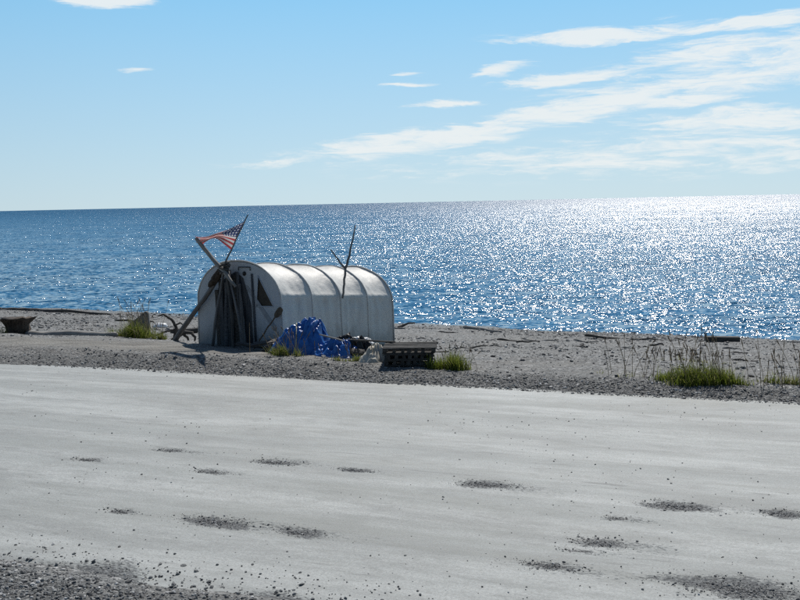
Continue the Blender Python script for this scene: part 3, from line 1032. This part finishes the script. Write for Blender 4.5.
NU, NV = 60, 39
fvs, ffs, fuv = [], [], []
for i in range(NU + 1):
    for j in range(NV + 1):
        a, b_ = i / NU, j / NV
        t1, b1 = bez(top_c, a), bez(bot_c, a)
        s, z = t1.x + (b1.x - t1.x) * b_, t1.y + (b1.y - t1.y) * b_
        # where the cloth is gathered it folds back and forth
        gat = min(1, a * 1.6)
        l = .10 * gat * math.sin(b_ * 9 + a * 5) + .08 * math.sin(a * 7) * a
        s += .03 * gat * math.sin(b_ * 11 + a * 8)
        if i == NU:
            s += .05 * math.sin(b_ * 23)
        fvs.append(fpt(s, z, l) - p0)
        fuv.append((a, b_))
for i in range(NU):
    for j in range(NV):
        a = i * (NV + 1) + j
        ffs.append((a, a + 1, a + NV + 2, a + NV + 1))
fo = mesh_obj('flag_cloth', fvs, ffs, 'flag_cloth', flag)
ul = fo.data.uv_layers.new(name='UVMap')
for lp in fo.data.loops:
    ul.data[lp.index].uv = fuv[lp.vertex_index]

# forked branch fixed to the eave of the tent
P_l = hw(2.37, 1.50, 1.32 + SLOPE * 0)
br = thing('forked_branch', 'thin forked bare branch standing upright against the tent roof', 'branch', P_l)
q1 = P_l + Vector((.10, 0.06, .80))
pole('stem', [P_l, P_l + Vector((.07, .03, .45)), q1], [.027, .030, .034], 'pole_wood', br, P_l, .2)
pole('fork', [q1, q1 + Vector((.13, .1, .38)), q1 + Vector((.29, .15, 1.13))], [.033, .028, .016], 'pole_wood', br, P_l, .2)
pole('fork', [q1, q1 + Vector((-.16, .0, .17)), q1 + Vector((-.37, -.03, .50))], [.030, .025, .015], 'pole_wood', br, P_l, .2)

# paddle leaning on the end wall
pf = hw(-.42, .84, 0); pf.z = gz(pf.x, pf.y)
pt = hw(-.06, 1.38, .98)
pd = thing('paddle', 'short brown paddle leaning blade up against the tent wall', 'paddle', pf)
pole('shaft', [pf, (pf + pt) * .5, pt], [.018, .018, .018], 'rusty_brown', pd, pf, .05)
mw, L = frame_x(pf, pt)
mb = MB()
secs = [(-.16, .03, .018), (-.10, .075, .018), (0, .085, .015), (.08, .08, .012), (.12, .05, .010)]
for (x_, w_, h_) in secs:
    mb.v += [Vector((x_, -w_, -h_)), Vector((x_, w_, -h_)), Vector((x_, w_, h_)), Vector((x_, -w_, h_))]
for j in range(len(secs) - 1):
    for c_ in range(4):
        mb.f.append((j * 4 + c_, j * 4 + (c_ + 1) % 4, j * 4 + 4 + (c_ + 1) % 4, j * 4 + 4 + c_))
mb.f += [(3, 2, 1, 0), tuple(len(secs) * 4 - 4 + c_ for c_ in range(4))]
ob = mb.build('blade', 'rusty_brown', pd, bevel=.005)
ob.matrix_basis = pd.matrix_basis.inverted() @ mw @ Matrix.Translation((L, 0, 0)) @ Matrix.Rotation(1.0, 4, 'X')


# ------------------------------------------------------------------ heap of tarpaulin and scrap beside the tent
def heap(name, cx, cy, ru, rv, h_, mat, label, cat, rz=0.0, fold=.07, seed=0.0, peak=(0, 0), pw_=1.4, NU_=70, NV_=46):
    """a cloth dropped over a heap: folded sheet that comes down to the ground round its rim"""
    z0 = gz(cx, cy)
    vs_l, fs_l = [], []
    ca, sa = math.cos(rz), math.sin(rz)
    for i in range(NV_ + 1):
        for j in range(NU_):
            r = i / NV_
            a = 2 * math.pi * j / NU_
            rim = 1 + .22 * mnoise.noise(Vector((math.cos(a) * 1.5 + seed, math.sin(a) * 1.5, 2))) + .10 * mnoise.noise(Vector((math.cos(a) * 5, math.sin(a) * 5 + seed, 2)))
            x = r * rim * math.cos(a) * ru + peak[0] * (1 - r) ** 1.2
            y = r * rim * math.sin(a) * rv + peak[1] * (1 - r) ** 1.2
            q = Vector((x * 3 + seed, y * 3, seed * 3))
            hh = h_ * (1 - r ** pw_) + h_ * .28 * mnoise.noise(q * .9) * (1 - r)
            rad_f = abs(math.sin(a * 6 + 2.6 * mnoise.noise(Vector((r * 2, a, seed)))))
            hh += fold * (rad_f - .5) * min(1, r * 3) * (1.15 - r) * 1.6
            hh += fold * .9 * (abs(mnoise.noise(q * 1.9)) - .25) + fold * .35 * mnoise.noise(q * 5)
            wx, wy = cx + x * ca - y * sa, cy + x * sa + y * ca
            gl = gz(wx, wy)
            k_ = min(1, (1 - r) * 9)
            vs_l.append((wx - cx, wy - cy, max(gl - z0 + .012, gl - z0 + hh * k_ + .012) - (.03 if i == NV_ else 0)))
    for i in range(NV_):
        for j in range(NU_):
            j2 = (j + 1) % NU_
            fs_l.append((i * NU_ + j, (i + 1) * NU_ + j, (i + 1) * NU_ + j2, i * NU_ + j2))
    o = mesh_obj(name, vs_l, fs_l, mat, None, True, (cx, cy, z0))
    tag(o, label, cat)
    return o


tarp = heap('blue_tarpaulin', -2.30, 23.3, .76, .50, .74, 'blue_tarp', 'blue tarpaulin heaped high against the side of the tent', 'tarpaulin', .05, .17, 1.3, (.34, .05), 1.8)
heap('crumpled_tarpaulin', -1.38, 22.72, .72, .42, .30, 'blue_tarp', 'low crumpled blue tarpaulin between the tarpaulin heap and the pale sack', 'tarpaulin', -.2, .16, 5.1, (0, 0), 1.3)
heap('tangled_net', -1.0, 22.72, .55, .24, .36, 'black_plastic', 'dark tangled netting heaped behind the low blue tarpaulin', 'netting', -.15, .20, 14.2, (0, 0), 1.2, 60, 36)
heap('pale_sack', -.62, 21.75, .36, .28, .34, 'cream_canvas', 'cream canvas sack slumped beside the stacked pallets', 'sack', .5, .10, 8.4, (.12, .05), 1.3, 48, 30)
# rope thrown over the tarpaulin
from mathutils.bvhtree import BVHTree
tb = BVHTree.FromPolygons([tuple(v_.co) for v_ in tarp.data.vertices], [tuple(p_.vertices) for p_ in tarp.data.polygons])
rp = []
for i in range(25):
    f_ = i / 24
    x = -2.50 + .16 * f_ + .03 * math.sin(f_ * 7); y = 22.72 + f_ * .85
    hit = tb.ray_cast(Vector((x, y, 5)) - tarp.location, Vector((0, 0, -1)))[0]
    rp.append((x, y, max(gz(x, y), hit.z + tarp.location.z if hit else -9) + .018))
ro_ = MB().tube(rp, [.016] * 25, 7).build('rope', 'rope', None, True)
tag(ro_, 'pale rope thrown over the high blue tarpaulin heap', 'rope')

# scrap around the heap
def board(name, label, cat, c, size, rot, mat, group=None):
    mb = MB().box(-size[0] / 2, size[0] / 2, -size[1] / 2, size[1] / 2, -size[2] / 2, size[2] / 2, None, .006)
    o = mb.build(name, mat, None, False, bevel=.006)
    o.location = c
    o.rotation_euler = rot
    return tag(o, label, cat, group)


def on(x, y, dz):
    return (x, y, gz(x, y) + dz)


board('plank', 'dark weathered plank lying flat before the tent door', 'plank', on(-3.55, 24.0, .10), (.95, .16, .05), (.03, .10, -.35), 'dark_driftwood')
board('plank', 'dark board propped on the plank before the tent door', 'plank', on(-3.15, 23.7, .20), (.8, .22, .04), (.25, -.16, -.2), 'dark_driftwood')
lump('rubbish_bag', on(-2.95, 23.45, .04), (.30, .2, .16), 'black_plastic', 'crumpled black plastic bag between the door planks and blue tarpaulin', 'bag', seed=12, folds=.35, rough_=.3)
lump('black_bag', on(-1.32, 22.95, .2), (.32, .16, .22), 'black_plastic', 'crumpled black plastic sheet on the low blue tarpaulin', 'plastic sheet', seed=21, folds=.4, rough_=.35)
lump('brown_bundle', on(-1.0, 22.42, .10), (.18, .12, .11), 'dark_driftwood', 'dark brown cloth bundle in front of the low blue tarpaulin', 'bundle', seed=27, folds=.4, rough_=.3)
log_thing('scrap_stick', 'thin driftwood stick slanting over the low blue tarpaulin', 'stick', on(-1.85, 22.6, .50), on(-.75, 22.75, .16), .022, .016, 'driftwood', None, None, .02, .2)
log_thing('scrap_pole', 'straight grey pole lying from the scrap onto the stacked pallets', 'pole', on(-1.35, 22.9, .34), on(-.12, 21.75, .425), .022, .020, 'dark_driftwood', None, None, .01, .2)
lump('white_wrapping', on(-.95, 22.95, .22), (.26, .16, .17), 'white_plastic', 'crumpled white plastic wrapping behind the grey pole', 'wrapping', seed=31, folds=.45, rough_=.4)


# pallets
def pallet(c, rz, w, d, h_, label, tilt=0.0):
    t_ = thing('pallet', label, 'pallet', c, rz, 'pallets stacked beside the tent')
    t_.rotation_euler = (tilt, 0, rz)
    bt = .022
    for k_ in range(3):                                   # stringers run front to back
        y0 = 0
        x = (-w / 2 + .05, 0, w / 2 - .05)[k_]
        MB().box(x - .04, x + .04, -d / 2, d / 2, bt, h_ - bt, None, .004).build('stringer', 'pallet_wood', t_)
    for k_ in range(6):
        y = -d / 2 + .05 + (d - .1) * k_ / 5
        MB().box(-w / 2, w / 2 + rnd.uniform(-.02, .03), y - .045, y + .045, h_ - bt + .001, h_, None, .004).build('deck_board', 'pallet_wood', t_)
    for k_ in range(3):
        y = -d / 2 + .05 + (d - .1) * k_ / 2
        MB().box(-w / 2, w / 2 + rnd.uniform(-.02, .02), y - .045, y + .045, 0, bt - .001, None, .004).build('bottom_board', 'pallet_wood', t_)
    for x in (-w * .28, w * .26, -w * .12, w * .13):      # blocks seen through the open side
        MB().box(x - .035, x + .035, -d / 2 + .02, -d / 2 + .11, bt, h_ - bt, None, .004).build('block', 'pallet_wood', t_)
    return t_


PX, PY = .17, 21.5
pz = max(gz(PX + a, PY + b_) for a in (-.5, .5) for b_ in (-.4, .4)) + .005
rzp = R(-3)
pallet((PX, PY, pz), rzp, 1.04, .9, .125, 'dark wooden pallet at the bottom of the stack beside the tent')
pallet((PX + .02, PY - .02, pz + .130), rzp + .03, 1.02, .88, .125, 'dark wooden pallet in the middle of the stack beside the tent')
pallet((PX + .03, PY + .01, pz + .260), rzp - .02, 1.14, .92, .125, 'dark wooden pallet on top of the stack beside the tent')
board('crate_slat', 'loose grey slat poking out between the stacked pallets and grass', 'slat', on(.86, 21.55, .26), (.36, .08, .02), (.05, .0, .1), 'pallet_wood')
board('crate_slat', 'loose grey slat lying low in the grass beside the pallets', 'slat', on(.90, 21.35, .06), (.40, .09, .02), (.1, .03, -.1), 'pallet_wood')


# ------------------------------------------------------------------ grass
def clump(name, label, cx, cy, ru, rv, nb, h0, h1, stalks=0, sh=(.5, .9), rz=R(-22), dry=.16, stalk_mat='dead_stems', spread=1.25):
    z0 = gz(cx, cy)
    t_ = thing(name, label, 'grass', (cx, cy, z0))
    V_, F_, T_ = [], [], []

    def blade(bx, by, h_, w_, lean, az, tint):
        b = len(V_)
        zb = gz(cx + bx, cy + by) - z0 - .01
        dx, dy = math.cos(az), math.sin(az)
        tw = az + math.pi / 2 + rnd.uniform(-.6, .6)
        wx, wy = math.cos(tw) * w_, math.sin(tw) * w_
        for k_ in range(4):
            f_ = k_ / 3
            x = bx + dx * lean * h_ * f_ ** 1.8
            y = by + dy * lean * h_ * f_ ** 1.8
            z = zb + h_ * (f_ - .25 * lean * f_ ** 2.2)
            ww = (1 - f_ ** 1.5) * .96 + .04
            V_.append((x - wx * ww, y - wy * ww, z)); V_.append((x + wx * ww, y + wy * ww, z))
            T_.extend([tint, tint])
        for k_ in range(3):
            a = b + 2 * k_
            F_.append((a, a + 1, a + 3, a + 2))

    ca, sa = math.cos(rz), math.sin(rz)
    tuft = [(rnd.gauss(0, .52), rnd.gauss(0, .5)) for _ in range(max(6, nb // 40))]
    tuft = [(a, b_) for a, b_ in tuft if a * a + b_ * b_ < 1.5] or [(0, 0)]
    th_h = [rnd.uniform(.45, 1.1) for _ in tuft]
    for _ in range(nb):
        i = rnd.randrange(len(tuft))
        a, b_ = tuft[i][0] + rnd.gauss(0, .13), tuft[i][1] + rnd.gauss(0, .13)
        x, y = a * ru, b_ * rv
        bx, by = x * ca - y * sa, x * sa + y * ca
        rr = math.hypot(a, b_)
        h_ = rnd.uniform(h0 * .55, h1 * 1.15) * (1.1 - .4 * min(1, rr)) * th_h[i]
        blade(bx, by, h_, rnd.uniform(.005, .010), rnd.uniform(.1, 1.0), rnd.uniform(0, 6.28),
              1.0 if rnd.random() < dry else rnd.uniform(.0, .85))
    o = mesh_obj('blades', V_, F_, 'grass_blade', t_)
    o['kind'] = 'stuff'
    at_ = o.data.attributes.new('tint', 'FLOAT', 'POINT'); at_.data.foreach_set('value', np.array(T_, np.float32))
    if stalks:
        mb, hd = MB(), MB()
        for _ in range(stalks):
            a, b_ = rnd.gauss(0, .42) * spread, rnd.gauss(0, .40) * spread
            x, y = a * ru, b_ * rv
            bx, by = x * ca - y * sa, x * sa + y * ca
            zb = gz(cx + bx, cy + by) - z0 - .02
            h_ = rnd.uniform(*sh)
            lx, ly = rnd.gauss(-.08, .22), rnd.gauss(0, .18)
            ps = [Vector((bx + lx * h_ * f_ ** 1.5, by + ly * h_ * f_ ** 1.5, zb + h_ * f_)) for f_ in (0, .35, .7, 1)]
            mb.tube(ps, [.006, .0055, .005, .004], 4)
            d = (ps[3] - ps[2]).normalized()
            hl = rnd.uniform(.06, .14)
            hd.tube([ps[3] - d * hl * .4, ps[3] + d * hl * .15, ps[3] + d * hl * .4, ps[3] + d * hl], [.004, .011, .010, .003], 5, .3)
        mb.build('stalks', stalk_mat, t_, True)['kind'] = 'stuff'
        hd.build('seed_heads', 'seed_heads', t_, True)['kind'] = 'stuff'
    return t_


clump('grass_clump', 'broad green grass clump with tall dry seed stalks beside the road', 5.66, 18.75, .82, .34, 2600, .2, .44, 34, (.5, 1.0), spread=1.25)
clump('grass_clump', 'low bright green grass clump beside the stacked pallets', 1.08, 20.95, .46, .30, 1300, .2, .46, 10, (.3, .5), dry=.03)
clump('grass_clump', 'green grass clump with dry stems before the grey pointed slab', -7.60, 28.3, .68, .40, 1300, .3, .62, 26, (.6, 1.1), dry=.12)
clump('grass_clump', 'small yellow green grass tuft at the foot of the leaning pole', -6.72, 27.7, .26, .2, 260, .15, .32, 5, (.3, .5), dry=.3)
clump('grass_clump', 'small grass tuft beside the dark stump', -12.25, 29.9, .34, .22, 260, .2, .42, 6, (.4, .6), dry=.3)
clump('grass_clump', 'thin grass tuft growing at the foot of the blue tarpaulin heap', -2.7, 22.75, .55, .18, 420, .12, .36, 22, (.3, .65), dry=.3)
clump('grass_clump', 'low grass growing before the pale sack', -1.05, 21.75, .5, .16, 260, .08, .2, 8, (.2, .35), dry=.35)
clump('grass_clump', 'sparse pale grass with dry stalks beyond the broad clump', 7.15, 18.35, .6, .3, 200, .12, .34, 20, (.35, .8), dry=.6)
clump('grass_clump', 'few thin dry stalks on bare gravel between pallets and broad clump', 4.45, 19.6, .6, .4, 30, .08, .2, 13, (.35, .8), dry=.7)
clump('weed_patch', 'reddish brown dead weeds on the beach behind the broad grass clump', 6.6, 22.3, .95, .35, 90, .08, .2, 34, (.12, .28), dry=1.0, stalk_mat='reddish_weed')

# ------------------------------------------------------------------ driftwood and oddments on the beach
# stump with broken top
sx_, sy_ = -11.62, 30.2
st_o = thing('tree_stump', 'dark broken tree stump standing at the end of the long grey log', 'stump', (sx_, sy_, gz(sx_, sy_)))
bm = bmesh.new()
NS, NH = 28, 12
rings = []
for j in range(NH + 1):
    f_ = j / NH
    ring = []
    for i in range(NS):
        a = 2 * math.pi * i / NS
        q = Vector((math.cos(a) * 1.3, math.sin(a) * 1.3, f_ * 1.5))
        r = (.27 + .13 * f_ ** 1.5 + .05 * (1 - f_) ** 4) * (1 + .35 * mnoise.noise(q * 1.6)) * (1 + .10 * abs(math.sin(a * 7)))
        ztop = .54 + .10 * mnoise.noise(Vector((math.cos(a) * 2, math.sin(a) * 2, 4)))
        ring.append(bm.verts.new((r * math.cos(a) * .9 + .05 * f_ * math.cos(a), r * math.sin(a), -.05 + f_ * (ztop + .05))))
    rings.append(ring)
for j in range(NH):
    for i in range(NS):
        i2 = (i + 1) % NS
        bm.faces.new((rings[j][i], rings[j][i2], rings[j + 1][i2], rings[j + 1][i]))
cv_t = bm.verts.new((.03, 0, .46))
for i in range(NS):
    bm.faces.new((rings[NH][i], rings[NH][(i + 1) % NS], cv_t))
me = bpy.data.meshes.new('trunk'); bm.to_mesh(me); bm.free(); me.materials.append(MATS['dark_stump']); me.shade_smooth()
link(bpy.data.objects.new('trunk', me), st_o)
for (a, ln, z_) in ((2.9, .42, .40), (3.5, .38, .12), (-.9, .35, .05), (-2.2, .4, .06)):
    MB().tube([(0, 0, z_ + .03), (math.cos(a) * ln * .7, math.sin(a) * ln * .7, z_), (math.cos(a) * ln * 1.2, math.sin(a) * ln * 1.2, z_ - .06)], [.12, .08, .03], 8, .4, True, a).build('root', 'dark_stump', st_o, True)

log_thing('driftwood_log', 'long straight grey log lying between the stump and the grass clump', 'log', on(-11.35, 30.05, .06), on(-8.0, 28.05, .05), .12, .09, 'driftwood', jit=.15)

# grey pointed slab standing behind the grass
sl = MB()
prof = [(-.62, -.1), (.30, -.1), (.27, .74), (.19, .80), (-.08, .60), (-.42, .32)]
for yy in (-.07, .08):
    sl.v += [Vector((x + .02 * (yy > 0), yy + .03 * z_, z_)) for x, z_ in prof]
n_ = len(prof)
sl.f = [tuple(range(n_)), tuple(range(2 * n_ - 1, n_ - 1, -1))] + [(i, i + n_, (i + 1) % n_ + n_, (i + 1) % n_) for i in range(n_)]
o = sl.build('stone_slab', 'grey_slab', None, False, bevel=.02)
o.location = on(-7.62, 29.0, 0); o.rotation_euler = (0, 0, R(10))
tag(o, 'grey pointed stone slab standing upright behind the grass', 'slab')

lump('white_jug', on(-8.6, 35.6, .10), (.24, .15, .15), 'white_plastic', 'white crumpled plastic jug on the pebbles behind the crooked driftwood', 'jug', seed=41, folds=.15, rough_=.2, sub=3)


def branchy(name, label, cat, base, arms, mat, group=None):
    t_ = thing(name, label, cat, base, 0, group)
    for nm, pts, rad in arms:
        w_ = [Vector(base) + Vector(q) for q in pts]
        pole(nm, w_, rad, mat, t_, base, .35)
    return t_


b0 = on(-6.35, 28.0, 0)
branchy('driftwood_root', 'dark crooked driftwood root on the gravel at the leaning pole foot', 'driftwood', b0,
        [('limb', [(-.05, 0, .06), (.22, .02, .22), (.50, -.04, .20)], [.06, .06, .045]),
         ('limb', [(.46, -.03, .20), (.56, -.06, .10), (.55, -.08, -.02)], [.045, .04, .03]),
         ('limb', [(.02, 0, .10), (-.08, -.04, .04), (-.10, -.08, -.02)], [.045, .04, .03]),
         ('limb', [(.20, .02, .2), (.30, .06, .08), (.34, .08, -.02)], [.045, .04, .03])], 'dark_driftwood')
b0 = on(-7.0, 29.2, 0)
branchy('driftwood_branch', 'dark curved driftwood branch arching up behind the leaning pole', 'driftwood', b0,
        [('limb', [(.34, 0, -.02), (.40, .02, .30), (.30, .03, .55), (.05, .04, .72), (-.12, .02, .68)], [.05, .045, .04, .03, .02]),
         ('limb', [(.38, 0, .28), (.15, .0, .22), (-.35, .02, .06)], [.035, .03, .022]),
         ('limb', [(.36, 0, .40), (.52, .0, .46), (.60, .02, .40)], [.03, .025, .02])], 'dark_driftwood')
log_thing('driftwood_log', 'short thick driftwood log behind the leaning pole', 'log', on(-7.6, 33.0, .06), on(-6.0, 32.3, .08), .10, .085, 'dark_driftwood')

GL = 'driftwood pieces scattered over the beach'


def dw(label, x0, y0, x1, y1, r0, r1, mat='driftwood', lift0=0.0, lift1=0.0, cat='driftwood', name='driftwood_log', grp=None):
    r0 *= .68; r1 *= .62
    a = on(x0, y0, r0 * .6 + lift0); b_ = on(x1, y1, r1 * .6 + lift1)
    return log_thing(name, label, cat, a, b_, r0, r1, mat, grp or GL)


dw('long dark driftwood log along the waterline beyond the stump', -21.5, 50.6, -16.2, 47.9, .18, .14, 'dark_driftwood')
dw('thin dark driftwood log at the waterline next to the long log', -16.3, 47.6, -13.6, 46.6, .10, .08, 'dark_driftwood')
dw('thin dark driftwood pole lying behind the grass and slab', -11.6, 40.3, -9.8, 39.5, .07, .05, 'dark_driftwood')
dw('dark driftwood branch raised at one end beside the tent rear', -.10, 38.2, .55, 38.0, .07, .05, 'dark_driftwood', 0, .22)
dw('short pale driftwood stick beside the tent rear', -.35, 37.4, .18, 37.3, .06, .05, 'driftwood')
dw('long pale straight driftwood log near the waterline', 2.4, 38.0, 3.75, 36.8, .09, .075, 'driftwood')
dw('thin stick lying between the tent rear and the pale log', 1.0, 36.4, 1.9, 35.0, .04, .03, 'dark_driftwood')
dw('straight dark driftwood piece landward of the pale straight log', 3.0, 30.9, 3.75, 30.55, .06, .045, 'dark_driftwood')
dw('crooked dark driftwood branch landward of the pale straight log', 3.5, 30.1, 4.2, 29.9, .045, .03, 'dark_driftwood', .0, .08)
dw('long pale thin pole landward of the pale straight log', 3.9, 31.4, 4.9, 31.2, .035, .03, 'driftwood')
dw('small dark driftwood lump on open gravel', 5.0, 28.6, 5.35, 28.5, .05, .05, 'dark_driftwood')
dw('flat dark driftwood log on open gravel', 6.1, 32.9, 7.1, 32.2, .08, .05, 'dark_driftwood')
dw('thin dark driftwood stick between the flat log and dark plank', 7.4, 31.9, 8.3, 31.3, .045, .04, 'dark_driftwood')
dw('short dark driftwood piece landward of the thin stick', 7.35, 29.3, 7.75, 29.2, .045, .04, 'dark_driftwood')
dw('low dark driftwood branch on gravel beyond the pallets', 1.6, 26.9, 2.4, 27.2, .035, .025, 'dark_driftwood', 0, .05)
dw('thin grey driftwood branch at the far end of the beach', 12.4, 32.9, 13.5, 32.4, .05, .04, 'driftwood')
board('driftwood_plank', 'thick dark plank lying on the beach behind the grass stalks', 'plank', on(10.05, 31.0, .09), (1.05, .25, .15), (0, .02, R(-4)), 'dark_driftwood')
dw('slim dark stick lying off the end of the thick dark plank', 8.7, 31.5, 9.5, 31.1, .035, .03, 'dark_driftwood')

# small bleached pieces strewn over the open gravel
for i in range(16):
    uu_ = rnd.uniform(-24, -1); vv_ = rnd.uniform(24.5, 37.5)
    x, y = xy_of(uu_, vv_)
    if x < .8 and vv_ < 33:
        x += 5.0
    a = rnd.uniform(-.7, .5); ln = rnd.uniform(.25, .75)
    mt = rnd.choice(('driftwood', 'driftwood', 'dark_driftwood'))
    kind = 'dark' if mt == 'dark_driftwood' else 'bleached grey'
    dw('short loose ' + kind + ' driftwood stick strewn on the open beach gravel', x, y, x + ln * math.cos(a), y + ln * math.sin(a), rnd.uniform(.03, .055), rnd.uniform(.02, .04),
       mt, name='driftwood_stick', grp='short ' + kind + ' sticks strewn over the beach')
